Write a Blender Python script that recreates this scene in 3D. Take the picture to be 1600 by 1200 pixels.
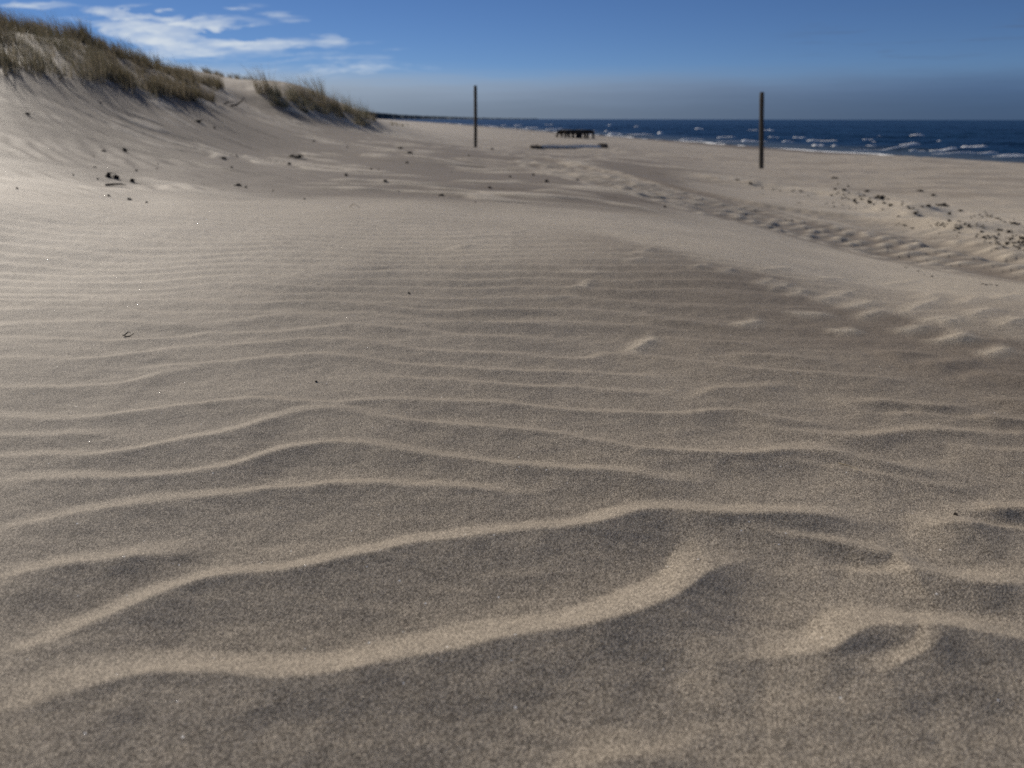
import bpy, math, random
import numpy as np
from mathutils import Vector, Matrix

for o in list(bpy.data.objects):
    bpy.data.objects.remove(o)
SC = bpy.context.scene
COL = SC.collection
random.seed(11)
RNG = np.random.default_rng(5)

# ------------------------------------------------------------------ camera
CAM_H = 0.33
FPX = 1170.0                      # focal length in pixels of the 1600 px wide photograph
PITCH = math.atan((600 - 185.5) / FPX)
ROLL = math.radians(0.12)
cd = bpy.data.cameras.new('camera')
cam = bpy.data.objects.new('camera', cd)
COL.objects.link(cam)
cam.location = (0, 0, CAM_H)
RM = Matrix.Rotation(math.pi / 2 - PITCH, 3, 'X') @ Matrix.Rotation(ROLL, 3, 'Z')
cam.rotation_euler = RM.to_euler()
cd.sensor_width = 36.0
cd.lens = FPX / 1600 * 36
cd.clip_start = 0.02
cd.clip_end = 40000
cd.dof.use_dof = True
cd.dof.focus_distance = 0.86
cd.dof.aperture_fstop = 7.2
SC.camera = cam
RNP = np.array(RM)

# ------------------------------------------------------------------ light
SUN_AZ = math.radians(-37)        # left of the view direction
SUN_EL = math.radians(24)
sd = bpy.data.lights.new('sun', 'SUN')
sd.energy = 5.0
sd.angle = math.radians(0.53)
sd.color = (1.0, 0.91, 0.79)
sun = bpy.data.objects.new('sun', sd)
COL.objects.link(sun)
sv = Vector((math.sin(SUN_AZ) * math.cos(SUN_EL), math.cos(SUN_AZ) * math.cos(SUN_EL), math.sin(SUN_EL)))
sun.rotation_euler = sv.to_track_quat('Z', 'Y').to_euler()

def ray(u, v):
    u = np.asarray(u, float); v = np.asarray(v, float)
    d = np.stack([(u - 800) / FPX, -(v - 600) / FPX, -np.ones_like(u * v)], -1)
    return d @ RNP.T

def azel(u, v):
    d = ray(u, v)
    return math.atan2(d[0], d[1]), math.atan2(d[2], math.hypot(d[0], d[1]))

# ---- world: physical sky with a procedural layer of cloud
W = bpy.data.worlds.new('World'); SC.world = W; W.use_nodes = True
nt = W.node_tree; N = nt.nodes; L = nt.links
N.clear()
def nn(t, **k):
    n = N.new(t)
    for a, b in k.items(): setattr(n, a, b)
    return n
def mth(op, a, b=None, c=None):
    n = nn('ShaderNodeMath', operation=op)
    for i, s in enumerate((a, b, c)):
        if s is None: continue
        if isinstance(s, (int, float)): n.inputs[i].default_value = s
        else: L.new(s, n.inputs[i])
    return n.outputs[0]
def sstep(x, lo, hi):
    n = nn('ShaderNodeMapRange', interpolation_type='SMOOTHSTEP')
    L.new(x, n.inputs['Value'])
    n.inputs['From Min'].default_value = lo; n.inputs['From Max'].default_value = hi
    return n.outputs['Result']
out = nn('ShaderNodeOutputWorld'); bg = nn('ShaderNodeBackground')
L.new(bg.outputs[0], out.inputs[0])
sky = nn('ShaderNodeTexSky', sky_type='NISHITA', sun_disc=False)
sky.sun_elevation = SUN_EL; sky.sun_rotation = SUN_AZ
sky.air_density = 0.6; sky.dust_density = 0.0; sky.ozone_density = 5.5; sky.altitude = 0
tc = nn('ShaderNodeTexCoord'); sep = nn('ShaderNodeSeparateXYZ')
L.new(tc.outputs['Generated'], sep.inputs[0])
AZ = mth('ARCTAN2', sep.outputs[0], sep.outputs[1])
EL = mth('ARCSINE', sep.outputs[2])
def comb(x, y, z=0.0):
    c = nn('ShaderNodeCombineXYZ')
    for i, s in enumerate((x, y, z)):
        if isinstance(s, (int, float)): c.inputs[i].default_value = s
        else: L.new(s, c.inputs[i])
    return c.outputs[0]
def noise(vec, scale, detail=5, rough=0.55, dist=0.0):
    n = nn('ShaderNodeTexNoise'); L.new(vec, n.inputs['Vector'])
    n.inputs['Scale'].default_value = scale; n.inputs['Detail'].default_value = detail
    n.inputs['Roughness'].default_value = rough; n.inputs['Distortion'].default_value = dist
    return n.outputs['Fac']
# wind-drawn altocumulus: coordinates in azimuth / elevation, streaks rise a little to the right
cvec = comb(mth('MULTIPLY', AZ, 5.0), mth('MULTIPLY', mth('SUBTRACT', EL, mth('MULTIPLY', AZ, 0.05)), 26.0), 3.7)
n1 = noise(cvec, 1.0, 7, 0.58, 0.6)
n2 = noise(cvec, 3.3, 6, 0.62, 0.3)
texn = mth('ADD', mth('MULTIPLY', n1, 0.62), mth('MULTIPLY', n2, 0.38))
CLOUDS = [  # centre px, half width px, half height px, strength
    (235, 46, 75, 13, 1.0), (330, 72, 105, 13, 1.0), (440, 72, 110, 9, 1.0), (345, 92, 150, 16, 1.0), (460, 96, 150, 10, .85),
    (345, 33, 80, 5, .9), (430, 27, 45, 5, .8), (230, 20, 55, 4, .8), (160, 18, 40, 5, .9), (100, 14, 40, 6, .7), (290, 4, 80, 5, .7),
    (385, 12, 50, 4, .6), (60, 6, 60, 5, .7), (620, 82, 45, 4, .55), (520, 66, 40, 8, .8), (310, 118, 120, 12, .6), (570, 90, 60, 4, .5),
    (440, 113, 120, 6, .35), (170, 38, 60, 8, .8), (560, 76, 90, 5, .5), (640, 100, 60, 4, .35)]
WAZ = mth('ADD', AZ, mth('MULTIPLY', mth('SUBTRACT', n2, 0.5), 0.10))
WEL = mth('ADD', EL, mth('MULTIPLY', mth('SUBTRACT', n1, 0.5), 0.05))
mask = None
for (u, v, hw, hh, s) in CLOUDS:
    a0, e0 = azel(u, v); a1, _ = azel(u + hw, v); _, e1 = azel(u, v - hh)
    dx = mth('DIVIDE', mth('SUBTRACT', WAZ, a0), abs(a1 - a0) * 1.3)
    dy = mth('DIVIDE', mth('SUBTRACT', WEL, e0), abs(e1 - e0) * 1.9)
    q = mth('SUBTRACT', 1.0, mth('ADD', mth('MULTIPLY', dx, dx), mth('MULTIPLY', dy, dy)))
    q = mth('MULTIPLY', mth('MAXIMUM', q, 0.0), s)
    mask = q if mask is None else mth('SMOOTH_MAX', mask, q, 0.15)
# the same cloud field goes on above and to the left of the picture
gen = mth('MULTIPLY', sstep(EL, 0.17, 0.30), sstep(noise(comb(AZ, EL, 9.1), 1.6, 3), 0.40, 0.62))
gen = mth('MULTIPLY', gen, sstep(mth('MULTIPLY', AZ, -1.0), 0.1, 0.5))
mask = mth('MAXIMUM', mask, gen)
cov = mth('ADD', mth('MULTIPLY', mth('SUBTRACT', texn, 0.5), 5.6), mth('MULTIPLY', mask, 0.95))
cov = mth('MULTIPLY', sstep(cov, 0.05, 1.45), sstep(mask, 0.16, 0.42))
fine_ = noise(comb(mth('MULTIPLY', AZ, 26.0), mth('MULTIPLY', mth('SUBTRACT', EL, mth('MULTIPLY', AZ, 0.05)), 110.0), 7.7), 1.0, 4, 0.6)
cov = mth('MULTIPLY', cov, mth('ADD', 0.62, mth('MULTIPLY', sstep(fine_, 0.35, 0.65), 0.36)))
# faint thin streaks low on the right
lvec = comb(mth('MULTIPLY', AZ, 5.0), mth('MULTIPLY', EL, 60.0), 1.3)
n3 = noise(lvec, 1.5, 5, 0.55, 0.3)
lowband = mth('MULTIPLY', sstep(EL, 0.045, 0.075), mth('SUBTRACT', 1.0, sstep(EL, 0.085, 0.12)))
lows = mth('MULTIPLY', mth('MULTIPLY', sstep(n3, 0.50, 0.68), lowband), mth('MULTIPLY', sstep(AZ, 0.25, 0.5), 0.55))
# grey-blue bank of murk on the horizon, its top edge uneven
edge = mth('ADD', EL, mth('MULTIPLY', mth('SUBTRACT', noise(lvec, 1.1, 6, 0.6), 0.5), 0.022))
bank = mth('SUBTRACT', 1.0, sstep(edge, 0.030, 0.066))
def mix(f, a, b):
    m = nn('ShaderNodeMix', data_type='RGBA')
    if isinstance(f, (int, float)): m.inputs[0].default_value = f
    else: L.new(f, m.inputs[0])
    for i, s in ((6, a), (7, b)):
        if isinstance(s, tuple): m.inputs[i].default_value = (*s, 1)
        else: L.new(s, m.inputs[i])
    return m.outputs[2]
SKY_S = 0.05
tint = nn('ShaderNodeMix', data_type='RGBA', blend_type='MULTIPLY'); tint.inputs[0].default_value = 1
L.new(sky.outputs[0], tint.inputs[6]); tint.inputs[7].default_value = (0.92, 0.97, 1.12, 1)
c = tint.outputs[2]
bankcol = mix(sstep(AZ, -0.55, 0.65), (0.28 / SKY_S, 0.34 / SKY_S, 0.41 / SKY_S), (0.058 / SKY_S, 0.105 / SKY_S, 0.195 / SKY_S))
bg2 = nn('ShaderNodeMix', data_type='RGBA', blend_type='MULTIPLY'); bg2.inputs[0].default_value = 1
L.new(bankcol, bg2.inputs[6]); gr = mth('ADD', 0.90, mth('MULTIPLY', sstep(edge, 0.0, 0.055), 0.55))
L.new(comb(gr, mth('MULTIPLY', gr, 0.985), mth('MULTIPLY', gr, 0.99)), bg2.inputs[7])
c = mix(mth('MULTIPLY', bank, 0.96), c, bg2.outputs[2])
c = mix(lows, c, (0.085 / SKY_S, 0.12 / SKY_S, 0.20 / SKY_S))
c = mix(cov, c, (0.66 / SKY_S, 0.72 / SKY_S, 0.78 / SKY_S))
L.new(c, bg.inputs[0]); bg.inputs[1].default_value = SKY_S

SC.view_settings.view_transform = 'Standard'
SC.view_settings.look = 'None'
SC.view_settings.exposure = 0.0
SC.view_settings.gamma = 1.0
SC.view_settings.use_curve_mapping = False
SC.render.engine = 'CYCLES'
SC.cycles.use_denoising = False       # keeps the grain of the sand crisp
SC.cycles.sample_clamp_indirect = 4.0

# ------------------------------------------------------------------ numeric helpers
def perlin(x, y, seed=0):
    xi = np.floor(x).astype(np.int64); yi = np.floor(y).astype(np.int64)
    xf = x - xi; yf = y - yi
    def g(ix, iy, dx, dy):
        h = (ix * 374761393 + iy * 668265263 + seed * 1442695041) & 0xffffffff
        h = ((h ^ (h >> 13)) * 1274126177) & 0xffffffff
        a = ((h ^ (h >> 16)) & 0xffff) * (2 * np.pi / 65536)
        return np.cos(a) * dx + np.sin(a) * dy
    u = xf * xf * xf * (xf * (xf * 6 - 15) + 10); w = yf * yf * yf * (yf * (yf * 6 - 15) + 10)
    a = g(xi, yi, xf, yf); b = g(xi + 1, yi, xf - 1, yf)
    c_ = g(xi, yi + 1, xf, yf - 1); d = g(xi + 1, yi + 1, xf - 1, yf - 1)
    return (a + u * (b - a) + w * ((c_ + u * (d - c_)) - (a + u * (b - a)))) * 1.4
def fbm(x, y, seed=0, o=3, g=0.5):
    r = 0; a = 1.0
    for i in range(o):
        r = r + a * perlin(x * 2 ** i + 17.3 * i, y * 2 ** i - 9.1 * i, seed + i); a *= g
    return r
def ss(x, a, b):
    t = np.clip((x - a) / (b - a), 0, 1); return t * t * (3 - 2 * t)
def gauss(x, y, cx, cy, sx, sy):
    return np.exp(-((x - cx) / sx) ** 2 - ((y - cy) / sy) ** 2)

# ------------------------------------------------------------------ the lie of the land
SEA_Z = -1.90
SH_AZ = math.radians(-10.0)       # the shore runs off this way
def ref_z(x, y):
    """typical cross-section of this shore: s = metres seaward of the camera"""
    s = x * math.cos(SH_AZ) - y * math.sin(SH_AZ)
    s = s + 1.6 * np.sin(y * 0.011 + 0.4) * np.clip(np.hypot(x, y) / 60, 0, 1)
    return np.interp(s, [-90, -45, -20, -12, -8, -4, -2, 0, 2, 5, 12, 20, 33.5, 44, 80, 300],
                     [5.5, 5, 3.3, 2.3, 1.5, .35, .04, 0, -.12, -.42, -.75, -1.1, SEA_Z, -2.3, -3.6, -7])
CP = [  # pixel of the photograph, distance estimated in metres
    (1400,450,2.2),(1400,420,3.2),(1400,395,4.5),(1400,350,6.5),(1400,310,10),(1400,265,20),(1400,245,32),
    (1600,480,1.75),(1600,440,3.2),(1600,400,4.6),(1600,350,7),(1600,300,12),(1600,262,24),(1190,264,20),
    (1100,420,1.75),(1100,380,2.6),(1100,345,4.2),(1100,320,6),(1100,290,9.5),(1100,262,17),(1100,235,36),
    (900,380,2.15),(900,340,3.2),(900,300,5.5),(900,270,9),(900,245,17),(900,225,33),
    (742,340,2.9),(742,300,5),(742,265,9.5),(742,231,25),(742,212,50),
    (650,330,3.0),(650,290,5.2),(650,250,10),(650,220,19),(650,203,34),
    (500,330,3.0),(500,300,4.5),(500,270,7),(500,240,10.5),(500,210,15.5),(500,180,20),(500,150,23),(500,146,25),
    (560,215,16),(560,195,22),(560,175,25),(560,174,27),(600,192,28),(600,190,34),
    (440,145,20),(440,130,22.5),(440,128,25),(440,200,14),(400,230,10),
    (380,160,18),(385,140,22),(385,131,30),(385,128,40),
    (300,320,3.2),(300,290,4.4),(300,250,6.5),(300,200,9.5),(300,160,12),(300,142,13.5),(300,125,15.5),(300,124,17),
    (340,160,14.5),(340,135,18),
    (220,325,3.1),(220,270,5),(220,200,8.3),(220,150,10.5),(220,122,12.5),(220,101,15),(220,100,17),
    (150,330,2.9),(150,290,4.0),(150,240,5.8),(150,180,8),(150,130,9.7),(150,100,11.3),(150,73,14),(150,73,16),
    (0,330,2.8),(0,280,3.8),(0,220,5.3),(0,160,6.8),(0,110,8.1),(0,75,10),(0,45,12.5),(0,46,14.5),
    (-200,320,2.8),(-200,250,4.2),(-200,160,6.3),(-200,90,8.5),(-200,20,12)]
P = []
for (u, v, r) in CP:
    d = ray(u, v); h = math.hypot(d[0], d[1])
    P.append((math.atan2(d[0], d[1]), math.log(r), CAM_H + d[2] / h * r))
for az in (-75, -50, -35, -22, -10, 0, 12, 25, 37, 55, 75):
    for r in (0.25, 0.5, 0.9, 1.4):
        P.append((math.radians(az), math.log(r), 0.0))
for az in (-35, -25, -15, -5): P.append((math.radians(az), math.log(2.2), 0.0))
for az in (-85, -60, 50, 65, 85):
    for r in (2.5, 4, 7, 12, 20, 35):
        a = math.radians(az); x, y = r * math.sin(a), r * math.cos(a)
        P.append((a, math.log(r), float(ref_z(x, y))))
for az in (-45, -30, -18, -13, -8, -2, 5, 15, 25, 37):
    for r in (60, 90):
        a = math.radians(az); x, y = r * math.sin(a), r * math.cos(a)
        P.append((a, math.log(r), float(ref_z(x, y))))
P = np.array(P)
KA = 1.9
px_, py_ = P[:, 0] * KA, P[:, 1]
def tps(r2): return 0.5 * r2 * np.log(r2 + 1e-9)
A_ = tps((px_[:, None] - px_) ** 2 + (py_[:, None] - py_) ** 2) + np.eye(len(P)) * 2e-4
Q_ = np.c_[np.ones(len(P)), px_, py_]
M_ = np.block([[A_, Q_], [Q_.T, np.zeros((3, 3))]])
wts = np.linalg.solve(M_, np.r_[P[:, 2], 0, 0, 0])
GA = np.linspace(-math.pi / 2, math.pi / 2, 300); GL = np.linspace(math.log(.1), math.log(120), 300)
ga, gl = np.meshgrid(GA, GL, indexing='ij')
GZ = np.zeros_like(ga)
for i in range(len(P)):
    GZ += wts[i] * tps((ga * KA - px_[i]) ** 2 + (gl - py_[i]) ** 2)
GZ += wts[-3] + wts[-2] * ga * KA + wts[-1] * gl
def base_z(x, y):
    x = np.asarray(x, float); y = np.asarray(y, float)
    r = np.hypot(x, y) + 1e-6; az = np.arctan2(x, y); l = np.log(np.clip(r, .1, 119))
    fa = np.clip((az - GA[0]) / (GA[1] - GA[0]), 0, 298.999); fl = np.clip((l - GL[0]) / (GL[1] - GL[0]), 0, 298.999)
    i = fa.astype(int); j = fl.astype(int); a = fa - i; b = fl - j
    z = (GZ[i, j] * (1 - a) + GZ[i + 1, j] * a) * (1 - b) + (GZ[i, j + 1] * (1 - a) + GZ[i + 1, j + 1] * a) * b
    w = np.maximum(ss(r, 40, 85), ss(np.abs(az), math.radians(60), math.radians(85)) * ss(r, .8, 3))
    return z * (1 - w) + ref_z(x, y) * w

RS = np.exp(np.linspace(math.log(.2), math.log(3000), 2400))
def hit(u, v, zf=None):
    """where the line of sight through a pixel of the photograph meets the land"""
    d = ray(u, v); h = math.hypot(d[0], d[1]); dx, dy, dz = d / h
    z = (zf or base_z)(RS * dx, RS * dy); f = CAM_H + RS * dz - z
    k = np.argmax(f <= 0)
    if f[k] > 0: k = len(RS) - 1
    if k == 0: r = RS[0]
    else: r = RS[k - 1] + (RS[k] - RS[k - 1]) * f[k - 1] / (f[k - 1] - f[k] + 1e-12)
    return np.array([r * dx, r * dy, CAM_H + r * dz])
def at_r(u, r):
    """point of the land at distance r in the direction of image column u (horizon row)"""
    d = ray(u, 185); h = math.hypot(d[0], d[1]); x, y = d[0] / h * r, d[1] / h * r
    return x, y

# ------------------------------------------------------------------ sand ripples near the camera
# crest lines, measured in the photograph and laid out on the ground; last item: height in mm, lee width, stoss width in m
CR = [
 ([(-60,1146),(0,1130),(65,1112),(150,1098),(225,1088),(300,1086),(400,1088),(500,1090),(550,1082),(625,1065),(700,1048),(800,1025),(900,1010),(1000,978),(1060,960),(1085,940),(1100,910),(1140,890),(1172,880),(1210,878)], 8.5,.042,.10),
 ([(1170,840),(1200,845),(1250,855),(1325,865),(1375,878),(1430,880)], 5,.03,.05),
 ([(-60,1050),(0,1035),(50,1025),(125,1005),(175,985),(250,955),(300,935),(350,920),(450,912),(525,897),(600,880),(675,865),(800,852),(900,848),(950,835),(1000,820),(1035,815),(1080,816),(1150,822),(1225,820),(1300,820),(1385,824)], 7.5,.036,.10),
 ([(1428,836),(1460,835),(1520,834),(1600,835),(1680,838)], 5,.035,.06),
 ([(-60,928),(0,917),(50,910),(100,900),(175,890),(240,880),(310,868)], 6,.034,.07),
 ([(-60,842),(0,835),(75,825),(150,815),(225,803),(300,795),(375,785),(450,777),(525,770),(600,772),(700,777),(800,781),(850,778),(892,764)], 6,.032,.07),
 ([(-60,763),(0,762),(100,761),(200,762),(300,752),(375,737),(425,720),(475,707),(525,704),(575,708),(650,722),(700,732),(800,742),(875,745),(950,750),(1000,756),(1060,761),(1100,759),(1124,748)], 7,.032,.07),
 ([(-60,716),(0,718),(75,721),(150,722),(225,710),(300,695),(375,680),(425,665),(465,655),(500,653),(550,656),(625,668),(700,675),(800,682),(875,690),(950,703),(1000,714),(1075,721),(1150,724),(1190,719),(1250,715),(1300,716),(1340,725),(1400,740),(1475,745),(1520,741)], 6.5,.03,.06),
 ([(-60,685),(0,685),(75,687),(150,685),(210,684)], 3,.026,.05),
 ([(-60,648),(0,652),(50,659),(100,664),(150,660),(225,648),(300,638),(400,632),(450,636),(525,640),(575,636),(650,634),(800,640),(875,650),(950,655),(1025,657),(1085,659),(1125,652),(1160,652),(1200,660),(1275,670),(1335,676)], 6,.028,.06),
 ([(1125,667),(1200,678),(1275,690),(1340,695),(1375,688),(1450,684),(1525,687),(1600,685),(1680,684)], 5.5,.03,.06),
 ([(1210,727),(1275,735),(1325,745),(1400,757),(1475,767),(1530,770)], 5,.03,.06),
 ([(1465,707),(1525,712),(1600,717),(1680,722)], 4,.028,.05),
 ([(1490,804),(1600,806),(1680,808)], 4,.03,.06),
 ([(1090,1040),(1175,1042),(1230,1040),(1280,1047),(1315,1040),(1325,1020),(1332,1005),(1375,1000),(1425,1005),(1500,1008),(1600,1007),(1700,1004)], 5.5,.04,.07),
 ([(1378,1075),(1395,1062),(1425,1052),(1460,1040),(1472,1020)], 2.2,.03,.05),
 ([(1265,895),(1350,902),(1425,907),(1500,925),(1560,935),(1600,925),(1680,915)], 4.5,.035,.07),
 ([(900,1210),(980,1195),(1040,1200),(1100,1205)], 3,.03,.05),
 ([(-60,610),(0,610),(100,610),(200,605),(240,592),(300,582),(340,578)], 5,.026,.05),
 ([(-60,562),(0,565),(100,567),(150,565),(200,557),(275,547),(400,542),(500,535),(550,537),(600,547),(700,555),(800,558),(875,565),(920,565),(950,556),(1000,559),(1075,570),(1150,582),(1200,584),(1275,590),(1375,597),(1460,600)], 5.5,.028,.06),
 ([(200,577),(300,574),(425,567),(500,561),(550,565),(625,575),(725,582),(800,585),(900,587),(1000,592),(1055,595)], 5,.026,.05),
 ([(525,582),(625,600),(700,602),(800,611),(900,612),(1000,620),(1050,621),(1072,608)], 5,.026,.05),
 ([(-60,530),(0,532),(150,536),(225,534),(325,525),(425,522),(500,518),(550,515),(650,522),(725,530),(800,532),(855,533),(880,522)], 5,.028,.055),
 ([(-60,507),(0,507),(150,505),(250,510),(345,517)], 4.5,.028,.05),
 ([(-60,485),(0,486),(150,489),(300,492),(450,492),(575,497),(700,507),(800,512),(900,514)], 4.5,.028,.055),
 ([(-60,466),(0,467),(150,468),(350,473),(500,476),(625,480),(750,486),(850,488)], 4.2,.028,.055),
 ([(1070,628),(1125,613),(1200,611),(1245,606)], 3.5,.024,.04),
 ([(1300,636),(1375,634),(1450,641),(1540,642)], 4.5,.026,.045),
 ([(1350,651),(1425,652),(1515,660),(1600,662),(1680,664)], 4,.026,.045),
 ([(1540,627),(1600,632),(1680,636)], 4.5,.03,.05),
 ([(1415,573),(1475,570),(1530,566)], 5,.03,.04),
 ([(1485,598),(1540,587),(1600,592),(1680,596)], 5,.03,.045),
 ([(1375,552),(1445,554)], 4,.03,.04),
 ([(1120,558),(1200,559),(1300,567)], 4,.028,.045),
 ([(950,497),(1040,506),(1130,512),(1200,518)], 3,.03,.05),
 ([(1000,530),(1080,534),(1160,540),(1240,545)], 3,.03,.05),
]
for (a, b, c1, d1, h_) in [  # short slanting ridges, upper right
    (1180,446,1212,438,5),(1200,455,1236,444,6),(1230,464,1262,454,7),(1265,473,1342,456,8),(1305,484,1378,471,8),(1340,498,1386,486,8),
    (1395,496,1478,464,7),(1400,518,1450,512,6),(1300,516,1342,516,5),(1150,508,1190,502,5),(1230,491,1300,493,5),(1535,556,1582,546,7),
    (1472,508,1504,500,5),(1482,530,1512,522,5),(1440,505,1480,500,7),(1510,500,1560,482,7),(1560,512,1600,500,7),(1420,470,1470,458,6),
    (1480,478,1540,464,6),(1550,470,1610,456,6),(1120,428,1150,420,4),(1080,420,1110,413,4),(1450,535,1530,528,5),(1380,445,1440,436,4),
    (1270,440,1330,432,4),(1180,425,1240,418,3),(890,455,925,446,6),(985,398,1030,388,9),(980,410,1010,404,5),(690,390,745,383,5),(790,364,825,357,5),
    (985,548,1024,532,6),(880,425,960,428,3),(840,470,900,466,3)]:
    CR.append(([(a, b), ((a + c1) / 2, (b + d1) / 2 + 1.5), (c1, d1)], h_ * .75, .032, -.035))
CRW = []
for pts, h_, ll, ls in CR:
    dense = []
    for (a, b), (c1, d1) in zip(pts[:-1], pts[1:]):
        n = max(2, int(abs(c1 - a) / 12))
        for k in range(n): dense.append((a + (c1 - a) * k / n, b + (d1 - b) * k / n))
    dense.append(pts[-1])
    w = np.array([hit(*p)[:2] for p in dense])
    ok = [0]
    for i in range(1, len(w)):
        if w[i, 0] > w[ok[-1], 0] + 1e-4: ok.append(i)
    w = w[ok]
    X = np.linspace(w[0, 0], w[-1, 0], max(8, int((w[-1, 0] - w[0, 0]) / .004)))
    Y = np.interp(X, w[:, 0], w[:, 1])
    k = min(9, (len(X) // 3) | 1)
    Yp = np.pad(Y, k, mode='reflect', reflect_type='odd'); Y = np.convolve(Yp, np.ones(k) / k, 'same')[k:-k]
    rm_ = math.hypot(X.mean(), Y.mean())
    CRW.append((X, Y, h_ * (.0019 - .0002 * min(1, max(0, (rm_ - .5) / .5)) + .0006 * (X.mean() > .12)), ll * (1 + .1 * (rm_ > .9)), ls))

# each crest's windward ramp starts where the slip face of the crest before it ends
def near_line(i, sign):
    X, Y = CRW[i][0], CRW[i][1]; best = np.full(len(X), .15)
    for j, (X2, Y2, h2, l2, s2) in enumerate(CRW):
        if j == i or s2 < 0: continue
        m = (X > X2[0] + .01) & (X < X2[-1] - .01)
        d_ = sign * (np.interp(X, X2, Y2) - Y); ok_ = m & (d_ > .012)
        best = np.where(ok_, np.minimum(best, d_), best)
    k = 75 if len(X) > 120 else (31 if len(X) > 60 else 7)
    for _ in range(2): best = np.convolve(np.pad(best, k, mode='edge'), np.ones(k) / k, 'same')[k:-k]
    return best
GEO = []
for i, (X, Y, h_, ll, ls) in enumerate(CRW):
    if ls < 0: GEO.append((np.full(len(X), -ls), np.full(len(X), ll))); continue
    back, ahead = near_line(i, -1), near_line(i, 1)
    LL = np.minimum(ll, .45 * ahead)
    GEO.append((np.clip(back * .72, .025, .11), np.clip(LL, .014, .05)))
def crests(xs, ys, strokes):
    zz = np.zeros_like(xs)
    jx = fbm(xs * 9, ys * 9, 21, 2) * .005
    for (X, Y, h_, ll, ls), (LS, LL) in zip(CRW, GEO):
        if (ls < 0) != strokes: continue
        m = (xs > X[0] - .05) & (xs < X[-1] + .05) & (ys > Y.min() - .12) & (ys < Y.max() + .07)
        if not m.any(): continue
        xm = xs[m]; ym = ys[m] + jx[m]
        yc = np.interp(xm, X, Y); sl = np.interp(xm, X, np.gradient(Y, X))
        s = (ym - yc) / np.sqrt(1 + np.clip(sl, -1.5, 1.5) ** 2)
        ls_ = np.interp(xm, X, LS); ll_ = np.interp(xm, X, LL)
        hh = np.minimum(h_, ll_ * (.33 / np.hypot(xm, yc)) * (.66 if not strokes else .55))
        span = X[-1] - X[0]; tp = min(.10, span * .38)
        e0 = ss(xm, X[0] - .02, X[0] + tp) if X[0] > -1.2 else 1
        e1 = 1 - ss(xm, X[-1] - tp, X[-1] + .02)
        up = np.clip(1 + s / ls_, 0, 1) ** 1.6
        t = np.clip(s / ll_, 0, 1)
        zz[m] += hh * np.where(s < 0, up, (1 - t) ** 1.5 * (1 + .6 * t)) * e0 * e1
    return zz

# tyre track and shell-strewn ridge, as paths over the ground
def path(pts):
    return np.array([hit(u, v)[:2] for u, v in pts])
TRACK = path([(860,256),(930,274),(1000,292),(1150,335),(1300,368),(1450,392),(1600,414),(1750,436)])
TRACK2 = path([(830,248),(900,262),(1000,284),(1150,316),(1300,338),(1450,366),(1600,400),(1700,420)])
RIDGE = path([(1130,280),(1200,291),(1270,300),(1330,310),(1400,325),(1500,350),(1600,378),(1700,400)])
DUNEEDGE = path([(735,236),(850,258),(950,283),(1060,312),(1200,352),(1320,392),(1450,425),(1600,452)])
def pdist(x, y, pl):
    best = np.full(x.shape, 1e9); along = np.zeros(x.shape); side = np.zeros(x.shape); acc = 0
    for a, b in zip(pl[:-1], pl[1:]):
        d = b - a; ln = math.hypot(*d); t = ((x - a[0]) * d[0] + (y - a[1]) * d[1]) / ln ** 2
        tc_ = np.clip(t, 0, 1); qx = x - a[0] - tc_ * d[0]; qy = y - a[1] - tc_ * d[1]
        ds = np.hypot(qx, qy); m = ds < best
        best = np.where(m, ds, best); along = np.where(m, acc + tc_ * ln, along)
        side = np.where(m, np.sign(d[0] * (y - a[1]) - d[1] * (x - a[0])), side); acc += ln
    return best, along, side

def lugs(al, w):
    """tread marks: staggered rows of small wind-softened heaps along the wheel track"""
    row = np.round(w / .27); a_ = al / .135 + .5 * (row % 2) + .35 * perlin(al * 1.1, row * 3.7, 97)
    n_ = np.round(a_); da = (a_ - n_) * .135; dw = w - row * .27 - .05 * np.sin(n_ * 5.1 + row * 2.3)
    hgt = .78 + .22 * np.sin(n_ * 3.3 + row * 7.7)
    return np.exp(-((da + .35 * dw) / .048) ** 2 - (dw / .095) ** 2) * hgt
def streak(x, y):
    """0..1: pale sand drifted in tongues over the darker coarse sand"""
    pz = (y + .38 * x + .55 * fbm(x * .5, y * .8, 58, 3)) / .50
    fz = pz - np.floor(pz); t = np.where(fz < .4, fz / .4, (1 - fz) / .6); t = t * t * (3 - 2 * t)
    return ss(t * np.clip(.45 + 1.4 * fbm(x * .75 + 5, y * .6, 57, 3), 0, 1.2), .25, .8)
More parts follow.
